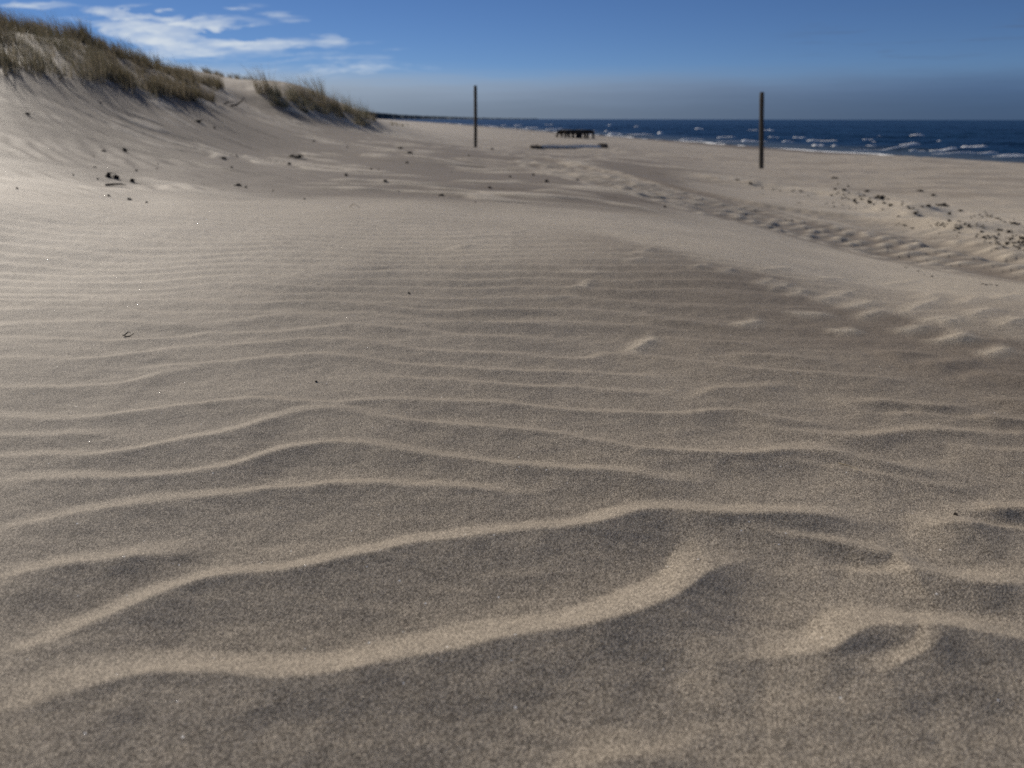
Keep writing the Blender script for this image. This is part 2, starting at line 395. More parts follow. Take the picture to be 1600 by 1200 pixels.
def relief(x, y):
    r = np.hypot(x, y)
    z = np.zeros_like(x)
    # measured crests
    near = r < 3.2
    xs, ys = x[near], y[near]
    zz = crests(xs, ys, False) + crests(xs, ys, True)
    z[near] = zz
    # wind ripples further off, laid down by the same wind
    az = np.arctan2(x, y)
    warp = fbm(x * .8 + 3, y * .8, 31, 3) * .13 + fbm(x * 3.1, y * 3.1, 37, 2) * .035
    lam = .085 + .05 * ss(r, 2, 9)
    ph = (y + .10 * x * ss(-x, -1, 3) + warp - .5 * x * ss(-x, 1.2, 4)) / .088
    fr = ph - np.floor(ph)
    saw = np.where(fr < .68, fr / .68, (1 - fr) / .32); saw = saw * saw * (3 - 2 * saw)
    amp = np.minimum(.0055, .0088 / np.maximum(r, .5)) * np.clip(.85 + 1.0 * fbm(x * .7 + 8, y * .5, 41, 2), .12, 1.5)
    far = ss(y, .95, 1.4) * (1 - ss(r, 9, 16))
    rightsmooth = 1 - .55 * ss(az, .16, .34) * (1 - ss(r, 9, 12))
    z += saw * amp * far * rightsmooth
    # streaky drifts across the middle distance
    st = fbm(x * .55 + .9 * y * .35, y * 1.35 + x * .35, 51, 3)
    zone = ss(r, 3.0, 4.5) * (1 - ss(r, 22, 40)) * ss(az, -.62, -.40) * (1 - ss(az, .10, .30))
    sh = np.where(st > 0, st, 0); 
    z += .012 * zone * np.minimum(sh * 2.6, 1) ** 1.5
    z += .015 * zone * streak(x, y)
    z += .005 * zone * fbm(x * 2.2, y * 4.2 + x * .8, 59, 2)
    # fine ripples on the dune slope at left, running down to the right
    p2 = (y + .62 * x + .30 * fbm(x * .6, y * .6, 62, 3)) / .15
    f2 = p2 - np.floor(p2); s2_ = np.where(f2 < .6, f2 / .6, (1 - f2) / .4); s2_ = s2_ * s2_ * (3 - 2 * s2_)
    z += .0075 * s2_ * ss(r, 3.0, 3.8) * (1 - ss(r, 7, 10)) * (1 - ss(az, -.36, -.12)) * np.clip(.7 + fbm(x * .8, y * .8, 63, 2), .1, 1.2)
    # left slope: faint long striations
    z += .0035 * fbm(x * .8 + y * .5, y * 2.0 - x * 1.2, 61, 3) * ss(r, 3, 5) * (1 - ss(az, -.45, -.2)) * (1 - ss(r, 16, 30))
    # open beach: trodden, dimpled
    open_ = ss(az, -.10, .10) * ss(r, 7, 11) * (1 - ss(r, 60, 120))
    z += open_ * (.022 * fbm(x * 1.1, y * 1.1, 71, 3) + .010 * fbm(x * 3.3, y * 3.3, 72, 2))
    z += ss(r, 9, 20) * .05 * fbm(x * .16, y * .16, 75, 3) * (1 - ss(r, 60, 150) * .5)
    # bumps near camera at large scale
    z += .006 * fbm(x * 2.1, y * 2.1, 81, 2) * ss(r, .3, 1.2) * (1 - ss(r, 6, 10))
    z += .0008 * fbm(x * 26, y * 40, 83, 2) * (1 - ss(r, 2.5, 4))
    # tracks
    m = (az > -.12) & (r > 1.9) & (r < 34)
    xm, ym, rm = x[m], y[m], r[m]
    d, al, sd_ = pdist(xm, ym, TRACK)
    wid = .58
    inb = 1 - ss(d, wid * .75, wid * 1.05)
    lug = lugs(al, sd_ * d)
    t = -.010 * inb + inb * .022 * lug + inb * .006 * perlin(al * 3, sd_ * d * 3, 92)
    d2, al2, s2 = pdist(xm, ym, TRACK2)
    in2 = 1 - ss(d2, .18, .34)
    t += -.022 * in2 + .012 * np.exp(-((d2 - .42) / .16) ** 2) + in2 * .012 * lugs(al2, s2 * d2)
    d3, al3, s3 = pdist(xm, ym, RIDGE)
    cl = np.clip(.55 + 1.1 * fbm(al3 * .8, s3 * d3 * 1.2, 95, 2), 0, 1.3)
    t += .060 * np.exp(-(d3 / .42) ** 2) * cl
    t += .016 * np.exp(-(d3 / 1.0) ** 2) * fbm(xm * 3.2, ym * 3.2, 96, 3)
    z[m] += t
    return z
def land_z(x, y):
    x = np.asarray(x, float); y = np.asarray(y, float)
    return base_z(x, y) + relief(np.atleast_1d(x), np.atleast_1d(y)).reshape(np.shape(x))
def ground_at(x, y): return float(land_z(np.array([x]), np.array([y]))[0])
def hitp(u, v):
    b_ = hit(u, v); r0 = math.hypot(b_[0], b_[1]); d = ray(u, v); h = math.hypot(d[0], d[1])
    rs = np.linspace(r0 * .8, r0 * 1.12, 160); z = land_z(rs * d[0] / h, rs * d[1] / h); f = CAM_H + rs * d[2] / h - z
    k = int(np.argmax(f <= 0)) if (f <= 0).any() else 100
    return np.array([rs[k] * d[0] / h, rs[k] * d[1] / h, z[k]])

# ------------------------------------------------------------------ materials
class Mat:
    def __init__(s, name):
        s.m = bpy.data.materials.new(name); s.m.use_nodes = True
        s.nt = s.m.node_tree; s.N = s.nt.nodes; s.L = s.nt.links
        s.bs = s.N['Principled BSDF']; s.out = s.N['Material Output']
    def n(s, t, ins=None, **k):
        nd = s.N.new(t)
        for a, b in k.items(): setattr(nd, a, b)
        for a, b in (ins or {}).items(): s.set(nd, a, b)
        return nd
    def set(s, nd, a, b):
        if hasattr(b, 'is_linked') or isinstance(b, bpy.types.NodeSocket): s.L.new(b, nd.inputs[a])
        else: nd.inputs[a].default_value = b
    def math(s, op, a, b=0.0, c=0.0):
        nd = s.n('ShaderNodeMath', operation=op)
        for i, q in enumerate((a, b, c)): s.set(nd, i, q)
        return nd.outputs[0]
    def noise(s, vec, scale, detail=3, rough=.5, out='Fac'):
        return s.n('ShaderNodeTexNoise', {'Vector': vec, 'Scale': scale, 'Detail': detail, 'Roughness': rough}).outputs[out]
    def mix(s, f, a, b, mode='MIX'):
        nd = s.n('ShaderNodeMix', data_type='RGBA', blend_type=mode)
        s.set(nd, 0, f)
        for i, q in ((6, a), (7, b)):
            s.set(nd, i, (*q, 1) if isinstance(q, tuple) and len(q) == 3 else q)
        return nd.outputs[2]
    def ramp(s, x, lo, hi, a=0.0, b=1.0):
        nd = s.n('ShaderNodeMapRange', {'Value': x, 'From Min': lo, 'From Max': hi, 'To Min': a, 'To Max': b}, interpolation_type='SMOOTHSTEP')
        return nd.outputs['Result']
    def bump(s, h, dist, strength=1.0, nrm=None):
        nd = s.n('ShaderNodeBump', {'Height': h, 'Distance': dist, 'Strength': strength})
        if nrm is not None: s.L.new(nrm, nd.inputs['Normal'])
        return nd.outputs[0]

def mat_sand():
    M = Mat('sand'); co = M.n('ShaderNodeTexCoord').outputs['Object']
    damp = M.n('ShaderNodeAttribute', attribute_name='damp').outputs['Fac']
    lag_shade = M.n('ShaderNodeAttribute', attribute_name='lag_shade').outputs['Fac']
    g1 = M.noise(co, 1000, 2, .6); g2 = M.noise(co, 900, 1, .5)
    big = M.noise(co, 1.6, 4, .55); mid = M.noise(co, 14, 3, .5)
    col = M.mix(M.ramp(big, .3, .7), (.555, .485, .385), (.62, .545, .44))
    col = M.mix(M.ramp(mid, .35, .75, 0, .35), col, (.52, .455, .36))
    col = M.mix(M.math('MULTIPLY', lag_shade, .9), col, (.165, .131, .102))
    # single grains: cells with a colour of their own, dark minerals and pale quartz mixed through
    vo = M.n('ShaderNodeTexVoronoi', {'Vector': co, 'Scale': 1250.0}, feature='F1')
    sc_ = M.n('ShaderNodeSeparateColor', {'Color': vo.outputs['Color']})
    k = M.ramp(sc_.outputs[1], 0, 1)
    grain = M.n('ShaderNodeCombineColor', {0: M.math('MULTIPLY_ADD', k, 1.15, .38), 1: M.math('MULTIPLY_ADD', k, 1.15, .38), 2: M.math('MULTIPLY_ADD', k, 1.15, .37)}).outputs[0]
    col = M.mix(1.0, col, grain, 'MULTIPLY')
    col = M.mix(M.math('MULTIPLY', M.math('GREATER_THAN', sc_.outputs[2], .90), .8), col, (.07, .05, .04))
    col = M.mix(M.ramp(g1, .30, .52, .55, 0), col, (.10, .08, .065))  # shade in the gaps between grains, painted into the colour
    col = M.mix(damp, col, (.115, .088, .066))
    vo2 = M.n('ShaderNodeTexVoronoi', {'Vector': co, 'Scale': 420.0}, feature='F1')
    sepc = M.n('ShaderNodeSeparateColor', {'Color': vo2.outputs['Color']})
    rare = M.math('GREATER_THAN', sepc.outputs[0], .9975)
    core = M.math('LESS_THAN', vo2.outputs['Distance'], .30)
    glint = M.math('MULTIPLY', rare, core)
    col = M.mix(glint, col, (.95, .94, .92))  # sparkle of stray grains painted white into the colour
    M.L.new(col, M.bs.inputs['Base Color'])
    M.set(M.bs, 'Roughness', M.ramp(glint, 0, 1, .7, .15))
    M.set(M.bs, 'Specular IOR Level', .07)
    M.set(M.bs, 'Diffuse Roughness', .25)
    M.set(M.bs, 'Sheen Weight', .09); M.set(M.bs, 'Sheen Roughness', .45); M.set(M.bs, 'Sheen Tint', (1.0, .95, .88, 1))
    lump = M.noise(co, 120, 2, .5)
    b = M.bump(lump, .0018, .25)
    b = M.bump(g1, .0009, .8, b)
    b = M.bump(M.math('SUBTRACT', 1.0, vo.outputs['Distance']), .00045, .7, b)
    rp = M.noise(M.n('ShaderNodeMapping', {'Vector': co, 'Scale': (3.0, 11.0, 3.0), 'Rotation': (0, 0, .1)}).outputs[0], 1.0, 3, .5)
    b = M.bump(rp, .02, .25, b)
    M.L.new(b, M.bs.inputs['Normal'])
    return M.m

def mat_sea():
    M = Mat('sea_water'); co = M.n('ShaderNodeTexCoord').outputs['Object']
    mp = M.n('ShaderNodeMapping', {'Vector': co, 'Rotation': (0, 0, math.radians(25)), 'Scale': (.35, 1.0, 1.0)}).outputs[0]
    a = M.noise(mp, .35, 4, .6); b_ = M.noise(mp, 1.6, 4, .6); c2 = M.noise(co, .02, 3, .5)
    shallow = M.n('ShaderNodeAttribute', attribute_name='shallow').outputs['Fac']
    col = M.mix(M.ramp(c2, .35, .65), (.005, .026, .066), (.009, .036, .084))
    col = M.mix(M.ramp(a, .45, .7, 0, .6), col, (.006, .022, .05))
    col = M.mix(M.math('MULTIPLY', shallow, .75), col, (.085, .10, .10))
    M.L.new(col, M.bs.inputs['Base Color'])
    M.set(M.bs, 'Roughness', .35); M.set(M.bs, 'Specular IOR Level', .18); M.set(M.bs, 'IOR', 1.33)
    b = M.bump(a, .9, .8); b = M.bump(b_, .25, .8, b)
    M.L.new(b, M.bs.inputs['Normal'])
    return M.m

def mat_simple(name, c1, c2, scale=8, rough=.85, bump=.003, spec=.25, bscale=None, stretch=(1, 1, 1), trans=None):
    M = Mat(name); co = M.n('ShaderNodeTexCoord').outputs['Object']
    mp = M.n('ShaderNodeMapping', {'Vector': co, 'Scale': stretch}).outputs[0]
    n = M.noise(mp, scale, 4, .6)
    M.L.new(M.mix(M.ramp(n, .3, .7), c1, c2), M.bs.inputs['Base Color'])
    M.set(M.bs, 'Roughness', rough); M.set(M.bs, 'Specular IOR Level', spec)
    M.L.new(M.bump(M.noise(mp, bscale or scale * 3, 3, .6), bump, .8), M.bs.inputs['Normal'])
    return M.m

def mat_grass():
    M = Mat('marram_blade')
    tone = M.n('ShaderNodeAttribute', attribute_name='tone').outputs['Fac']
    oi = M.n('ShaderNodeObjectInfo').outputs['Random']
    col = M.mix(M.ramp(tone, 0, .55), (.105, .108, .062), (.23, .205, .135))
    col = M.mix(M.ramp(tone, .4, .95), col, (.48, .42, .31))
    col = M.mix(M.ramp(oi, 0, 1, 0, .35), col, (.15, .10, .055))
    M.L.new(col, M.bs.inputs['Base Color']); M.set(M.bs, 'Roughness', .6); M.set(M.bs, 'Specular IOR Level', .2)
    tr = M.n('ShaderNodeBsdfTranslucent', {'Color': col})
    mx = M.n('ShaderNodeMixShader', {'Fac': .28, 1: M.bs.outputs[0], 2: tr.outputs[0]})
    M.L.new(mx.outputs[0], M.out.inputs[0])
    return M.m

SAND = mat_sand(); SEA = mat_sea(); GRASS = mat_grass()
POSTM = mat_simple('weathered_post', (.022, .019, .016), (.070, .063, .054), 6, .75, .004, .3, 30, (1, 1, .12))
DARKWOOD = mat_simple('dark_wet_wood', (.020, .017, .015), (.045, .038, .032), 7, .8, .004, .3, 30)
BARK = mat_simple('dark_bark', (.022, .017, .013), (.055, .042, .032), 60, .85, .002, .25)
WRACK = mat_simple('dry_seaweed', (.030, .025, .018), (.10, .08, .058), 90, .8, .002, .3)
STRAW = mat_simple('dry_straw', (.34, .27, .17), (.48, .40, .27), 120, .6, .0004, .3)
LOGM = mat_simple('bleached_log', (.74, .69, .61), (.84, .79, .71), 3, .8, .006, .25, 14, (.2, 1, 1))
FOAM = mat_simple('sea_foam', (.80, .82, .83), (.90, .90, .90), 5, .9, .03, .2, 12)
FOREST = mat_simple('far_pine_wood', (.080, .105, .115), (.115, .145, .155), .02, .95, .5, .1)  # haze of distance put into the colour, paler and bluer
SHELL = mat_simple('broken_shell', (.55, .50, .43), (.75, .71, .65), 50, .5, .001, .4)

# ------------------------------------------------------------------ object helpers
def mk(name, verts, faces, mat, parent=None, smooth=False, attrs=None):
    me = bpy.data.meshes.new(name)
    me.from_pydata([tuple(map(float, v)) for v in verts], [], faces)
    if smooth: me.polygons.foreach_set('use_smooth', [True] * len(me.polygons))
    me.materials.append(mat)
    for k, v in (attrs or {}).items():
        at = me.attributes.new(k, 'FLOAT', 'POINT'); at.data.foreach_set('value', np.asarray(v, np.float32))
    me.update()
    o = bpy.data.objects.new(name, me); COL.objects.link(o)
    if parent: o.parent = parent
    return o
def big_mesh(name, V, F, mat, attrs=None):
    """fast path for large quad sheets"""
    me = bpy.data.meshes.new(name)
    V = np.asarray(V, np.float32); F = np.asarray(F, np.int32)
    me.vertices.add(len(V)); me.vertices.foreach_set('co', V.ravel())
    me.loops.add(F.size); me.loops.foreach_set('vertex_index', F.ravel())
    me.polygons.add(len(F)); me.polygons.foreach_set('loop_start', np.arange(0, F.size, F.shape[1], dtype=np.int32))
    me.polygons.foreach_set('loop_total', np.full(len(F), F.shape[1], np.int32))
    me.polygons.foreach_set('use_smooth', np.ones(len(F), bool))
    for k, v in (attrs or {}).items():
        at = me.attributes.new(k, 'FLOAT', 'POINT'); at.data.foreach_set('value', np.asarray(v, np.float32))
    me.materials.append(mat); me.update(calc_edges=True); me.validate()
    o = bpy.data.objects.new(name, me); COL.objects.link(o); return o
def tag(o, label=None, cat=None, group=None, kind=None):
    if label: o['label'] = label
    if cat: o['category'] = cat
    if group: o['group'] = group
    if kind: o['kind'] = kind
    return o

# ------------------------------------------------------------------ ground sheet
fine = np.linspace(math.radians(-40), math.radians(40), 1120)
az_l = -np.geomspace(math.radians(40), math.pi, 60)[1:][::-1]
azs = np.r_[az_l, fine, -az_l[::-1][:-1]]
rr = np.r_[np.exp(np.arange(math.log(.22), math.log(1.9), .0055)), np.exp(np.arange(math.log(1.9), math.log(14), .0060)),
           np.exp(np.arange(math.log(14), math.log(70), .012)), np.exp(np.linspace(math.log(71), math.log(5500), 60))]
print('grid', len(azs), len(rr), 'tris', 2 * len(azs) * len(rr))
Rg, Ag = np.meshgrid(rr, azs, indexing='ij')
gx = (Rg * np.sin(Ag)).ravel(); gy = (Rg * np.cos(Ag)).ravel()
gz = land_z(gx, gy)
nr, na = len(rr), len(azs)
V = np.c_[gx, gy, gz]; V = np.vstack([V, [[0, 0, ground_at(0.0, .2)]]])
ii = np.arange(nr - 1)[:, None] * na; jj = np.arange(na)[None, :]; j2 = (jj + 1) % na
F = np.stack([ii + jj, ii + na + jj, ii + na + j2, ii + j2], -1).reshape(-1, 4)[:, ::-1]
cfan = [(nr * na, (j + 1) % na, j) for j in range(na)]
# tint attributes: moisture by the water, coarse dark sand between drifts, shade painted on near sand and dune slope
r_ = np.hypot(gx, gy); az_ = np.arctan2(gx, gy)
damp = (1 - ss(gz, SEA_Z + .55, SEA_Z + .72)) * ss(r_, 20, 30)
lag_shade = .30 * ss(fbm(gx * .5 + 2, gy * .9, 101, 3), -.1, .5) * ss(r_, 3.4, 4.6) * (1 - ss(r_, 25, 60))
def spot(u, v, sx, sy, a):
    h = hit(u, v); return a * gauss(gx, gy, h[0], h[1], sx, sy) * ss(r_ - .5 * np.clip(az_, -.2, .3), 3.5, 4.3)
lag_shade = lag_shade + spot(420, 255, 1.8, 2.0, .8) + spot(600, 255, 2.4, 3.2, .9) + spot(480, 215, 3, 4, .5) + spot(430, 285, 1.0, 1.0, .5) + spot(250, 215, 2.5, 2.5, .35) + spot(120, 190, 2.5, 2.5, .3) + spot(760, 268, 1.8, 2.6, .7) + spot(540, 225, 2.5, 4, .5) + spot(900, 290, 1.2, 1.6, .5) + spot(680, 235, 2.5, 5, .5)  # brown sand patches, plus slope shade painted at far left
EDGE = path([(870,352),(930,368),(1040,395),(1150,430),(1250,465),(1350,500),(1480,530),(1600,560),(1750,590)])
dE, aE, sE = pdist(gx, gy, EDGE)
dS = dE * sE + .09 * fbm(gx * 4, gy * 4, 111, 3)          # seaward of the edge: positive
lag_shade = lag_shade + .48 * np.where(dS < 0, np.exp(-(np.abs(dS) / .34) ** 1.6), np.exp(-(dS / .07) ** 2)) * ss(aE, 0, .5) * (r_ < 4) * (az_ > .0)
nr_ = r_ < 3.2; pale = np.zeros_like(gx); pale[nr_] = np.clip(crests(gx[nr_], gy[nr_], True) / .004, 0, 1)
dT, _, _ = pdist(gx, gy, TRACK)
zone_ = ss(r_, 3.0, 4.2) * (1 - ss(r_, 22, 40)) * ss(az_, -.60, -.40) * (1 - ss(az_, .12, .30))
lag_shade = lag_shade + .35 * zone_ * ss(r_, 3.2, 4.5) * (1 - ss(r_, 14, 24)); lag_shade = lag_shade * (1 - .75 * zone_ * streak(gx, gy))
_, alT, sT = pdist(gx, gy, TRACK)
lag_shade = lag_shade + .95 * (1 - ss(dT, .55, .75)) * (1 - ss(r_, 25, 45))
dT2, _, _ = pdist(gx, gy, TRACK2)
lag_shade = lag_shade + .45 * (1 - ss(dT2, .2, .4)) * (1 - ss(r_, 25, 45))
dR, _, _ = pdist(gx, gy, RIDGE)
lag_shade = lag_shade + .47 * (1 - ss(r_, 1.35 + .5 * np.clip(az_, -.1, .5), 2.1 + .6 * np.clip(az_, 0, .5)))  # shaded sides of grains, painted as a darker tint on the near sand
lag_shade = lag_shade + .32 * ss(az_, -.12, .05) * ss(r_, 7, 12) * 1.1 + .34 * ss(-az_, .1, .3) * ss(r_, 3.8, 5) + .30 * zone_ * (1 - streak(gx, gy))  # dull open beach; left dune slope's shade painted in; streaked zone
lag_shade = np.clip(lag_shade, 0, 1)
lag_shade = lag_shade * (1 - .8 * zone_ * streak(gx, gy)) * (1 - .95 * np.clip(lugs(alT, sT * dT) * 1.4, 0, 1) * (dT < .62) * (r_ < 34))
lag_shade = lag_shade * (1 - .75 * pale)
lag_shade = np.clip(lag_shade, 0, 1) * (1 - .9 * np.exp(-(dR / .5) ** 2))
lag_shade = np.r_[np.clip(lag_shade, 0, 1), 0]; damp = np.r_[np.clip(damp, 0, 1) * .9, 0]
F4 = np.vstack([F, [(a, a, b, c) for a, b, c in []]]) if False else F
ground = big_mesh('sand_beach', V[:-1], F4, SAND, {'damp': damp[:-1], 'lag_shade': lag_shade[:-1]})
tag(ground, 'pale rippled dune sand sloping to the beach', kind='structure')
# small cap of sand right under the camera (the polar sheet starts 22 cm out)
capv = [(0, 0, ground_at(0, .22))] + [tuple(V[j]) for j in range(na)]
cap = mk('sand_underfoot', capv, [(0, 1 + (j + 1) % na, 1 + j) for j in range(na)], SAND, smooth=True, attrs={'damp': np.zeros(na + 1), 'lag_shade': np.zeros(na + 1)})
tag(cap, kind='structure')

# ------------------------------------------------------------------ sea
saz = np.linspace(math.radians(-16), math.radians(75), 420)
sr = np.r_[np.exp(np.arange(math.log(24), math.log(330), .0075)), np.exp(np.linspace(math.log(335), math.log(6500), 40))]
Rg, Ag = np.meshgrid(sr, saz, indexing='ij')
sx_ = (Rg * np.sin(Ag)).ravel(); sy_ = (Rg * np.cos(Ag)).ravel()
def swell(x, y):
    a = math.radians(20)
    q = x * math.sin(a) + y * math.cos(a); p = x * math.cos(a) - y * math.sin(a)
    w = q / 5.2 + fbm(p * .03, q * .05, 201, 2) * 1.6
    s1 = (np.sin(w * 2 * np.pi) * .5 + .5) ** 2.2
    m = np.clip(.5 + fbm(p * .05, q * .09, 203, 2), 0, 1.2)
    return .26 * s1 * m + .06 * fbm(x * .5, y * .5, 205, 2)
shore = ref_z(sx_, sy_)
depth = SEA_Z - shore
sz_ = SEA_Z + swell(sx_, sy_) * ss(depth, .02, .5) * (1 - ss(Rg.ravel(), 250, 500) * .6) - .02
shallow = 1 - ss(depth, .05, .5)
nr, na = len(sr), len(saz)
ii = np.arange(nr - 1)[:, None] * na; jj = np.arange(na - 1)[None, :]
F = np.stack([ii + jj, ii + jj + 1, ii + na + jj + 1, ii + na + jj], -1).reshape(-1, 4)
sea = big_mesh('sea', np.c_[sx_, sy_, sz_], F[:, ::-1][:, ::-1], SEA, {'shallow': shallow})
tag(sea, 'dark blue sea with short breaking waves', kind='structure')

def sea_hit(u, v):
    d = ray(u, v); t = (SEA_Z - CAM_H) / d[2]
    return np.array([d[0] * t, d[1] * t, SEA_Z])
CAPS = [(1200,1209,205,5),(1200,1219,217,3),(1239,1258,215,4),(1260,1310,221,5),(1269,1288,228,6),(1299,1309,229,4),(1347,1365,218,3),
 (1348,1370,223,5),(1350,1398,231,5),(1360,1380,213,2),(1418,1445,213,6),(1404,1437,226,5),(1455,1472,223,6),(1500,1542,231,6),(1420,1447,236,3),
 (1452,1495,236,4),(1497,1560,239,4),(1560,1602,243,4),(1166,1184,204.5,4),(1187,1208,205,4),(1120,1150,216,3),(1158,1182,220.5,5),
 (802,818,197,4),(820,842,200,4),(850,865,196,5),(852,880,202,3),(926,932,206,5),(944,952,206,4),(950,972,210,5),(975,1022,212,4),
 (988,1000,199,4),(1028,1036,209,5),(1086,1100,202,5),(1062,1100,218,3),(950,955,197,3),(750,775,198,3),(783,792,196,3),(1222,1240,222,3),(1120,1200,221.5,2),(1330,1420,234.5,2),(1440,1530,240,2.5),(1545,1640,244,3),(700,745,196,2.5),(870,925,207,2)]
for k, (u0, u1, v, hp) in enumerate(CAPS):
    a = sea_hit(u0, v); b = sea_hit(u1, v)
    r = math.hypot(*a[:2]); hgt = min(hp * r / FPX * .55, .36); n = max(8, int((u1 - u0) / 1.5))
    d = b - a; ln = math.hypot(d[0], d[1]); nx, ny = -d[1] / ln, d[0] / ln
    vs = []; fs = []; M7 = 7; rnd = random.Random(k)
    base = max(.0, 0)
    ph0 = rnd.random() * 9
    for i in range(n + 1):
        t = i / n
        env = min(1, 5 * t, 5 * (1 - t)) ** .6 * (.72 + .28 * math.sin(t * 5 + ph0))
        env *= rnd.uniform(.9, 1.05)
        cx, cy = a[0] + d[0] * t, a[1] + d[1] * t
        bow = math.sin(t * math.pi) * hgt * .4
        wd = hgt * 1.5
        for j in range(M7):
            q = j / (M7 - 1) * 2 - 1
            z = hgt * env * max(0, 1 - abs(q) ** 1.6) * (1 if 0 < j < M7 - 1 else 0) + rnd.uniform(-.03, .03) * hgt
            qx, qy = cx + nx * (q * wd - bow), cy + ny * (q * wd - bow)
            vs.append((qx, qy, SEA_Z - .03 + z + float(swell(np.array([qx]), np.array([qy]))[0])))
    for i in range(n):
        for j in range(M7 - 1):
            p = i * M7 + j; fs.append((p, p + M7, p + M7 + 1, p + 1))
    mk('breaking_wave', vs, fs, FOAM, sea, smooth=True)
# swash: thin lace of foam along the water's edge
vs = []; fs = []
n = 260
for i in range(n + 1):
    y = 8 + (i / n) ** 2 * 420
    # water's edge: find x where land meets sea
    xs = np.linspace(-100, 80, 1800); zz = base_z(xs, np.full_like(xs, y)); j = np.argmax(zz < SEA_Z + .03)
    x = xs[j] + .8 * math.sin(i * .31) + .5 * math.sin(i * .83) + .3
    w = .22 + .25 * abs(math.sin(i * .7)) + y * .0015
    vs += [(x - w * .5, y, SEA_Z + .012), (x, y, SEA_Z + .05), (x + w, y, SEA_Z + .012)]
for i in range(n):
    for j in range(2):
        if math.sin(i * 1.3) + math.sin(i * .37) > -.9:
            p = i * 3 + j; fs.append((p, p + 1, p + 4, p + 3))
mk('swash_foam', vs, fs, FOAM, sea, smooth=True)

# ------------------------------------------------------------------ wooded headland on the horizon
hv = []; hf = []; n = 160
def head_top(t): return 24 * (1 - t) ** 1.9 + 3 + 1.5 * math.sin(t * 14) * (1 - t)
AZ0, AZ1 = azel(540, 184)[0], azel(840, 184)[0]
for i in range(n + 1):
    t = i / n; az = AZ0 + (AZ1 - AZ0) * t; r = 2300 + 2600 * t
    z = head_top(t) * .8 * (1 - ss(np.array(t), .93, 1.0))
    for (dr, f) in ((0, -.1), (60, .7), (160, 1), (400, .7), (800, -.1)):
        hv.append(((r + dr) * math.sin(az), (r + dr) * math.cos(az), SEA_Z + z * max(f, 0) - (1 if f < 0 else 0)))
for i in range(n):
    for j in range(4):
        p = i * 5 + j; hf.append((p, p + 5, p + 6, p + 1))
tag(mk('hills', hv, hf, FOREST, smooth=True), 'low dark wooded headland on the horizon', kind='structure')
fv = []; ff = []
for k in range(1500):
    t = random.random() ** 2.4; az = AZ0 + (AZ1 - AZ0) * t; r = 2300 + 2600 * t + random.uniform(40, 300)
    z0 = SEA_Z + head_top(t) * .7; s = random.uniform(4, 8) * (1 - .5 * t); hh = random.uniform(5, 9) * (1 - .75 * t)
    cx, cy = r * math.sin(az), r * math.cos(az); b = len(fv)
    for q in range(6):
        a = q * math.pi / 3; fv.append((cx + s * math.cos(a), cy + s * math.sin(a), z0 - 3))
    for q in range(6):
        a = q * math.pi / 3 + .3; fv.append((cx + s * .7 * math.cos(a), cy + s * .7 * math.sin(a), z0 + hh * .7))
    fv.append((cx, cy, z0 + hh))
    for q in range(6):
        ff.append((b + q, b + (q + 1) % 6, b + 6 + (q + 1) % 6, b + 6 + q)); ff.append((b + 6 + q, b + 6 + (q + 1) % 6, b + 12))
tag(mk('far_forest', fv, ff, FOREST), 'far-off pine wood along the headland', 'forest', kind='stuff')

# ------------------------------------------------------------------ posts
def post(u_base, v_base, u_top, v_top, wid, label, seed):
    b = hit(u_base, v_base); rb = math.hypot(b[0], b[1])
    dt = ray(u_top, v_top); ht = math.hypot(dt[0], dt[1])
    top = np.array([dt[0] / ht * rb, dt[1] / ht * rb, CAM_H + dt[2] / ht * rb])
    rnd = random.Random(seed); vs = []; fs = []
    ax = top - b; H_ = ax[2]; n = 16; yaw = .35; c8 = 12
    for i in range(n + 1):
        t = -.18 + 1.18 * i / n
        w = wid / 2 * (1 + rnd.uniform(-.03, .03)) * (1.03 - .05 * t)
        bend = .008 * math.sin(t * 3 + seed)
        if i == n: w *= .90
        for k in range(c8):
            a = k / c8 * 2 * math.pi + yaw
            sq = 1 / max(abs(math.cos(a - yaw)), abs(math.sin(a - yaw))) ** .55
            vs.append((ax[0] * t + bend + math.cos(a) * w * sq, ax[1] * t + math.sin(a) * w * sq, H_ * t - (.012 if i == n - 1 else 0)))
    for i in range(n):
        for k in range(c8):
            p = i * c8; fs.append((p + k, p + (k + 1) % c8, p + c8 + (k + 1) % c8, p + c8 + k))
    vs.append((ax[0], ax[1], H_ + .006)); t0 = n * c8
    for k in range(c8): fs.append((t0 + k, t0 + (k + 1) % c8, len(vs) - 1))
    o = mk('wooden_post', vs, fs, POSTM, smooth=False); o.location = b
    return tag(o, label, 'post', 'upright posts standing in the beach')
post(742.5, 231, 743, 133.5, .098, 'dark upright wooden post near the dune foot, nearest the grass', 1)
post(1189, 265, 1191, 144, .098, 'dark upright wooden post on the open beach in front of the sea', 2)

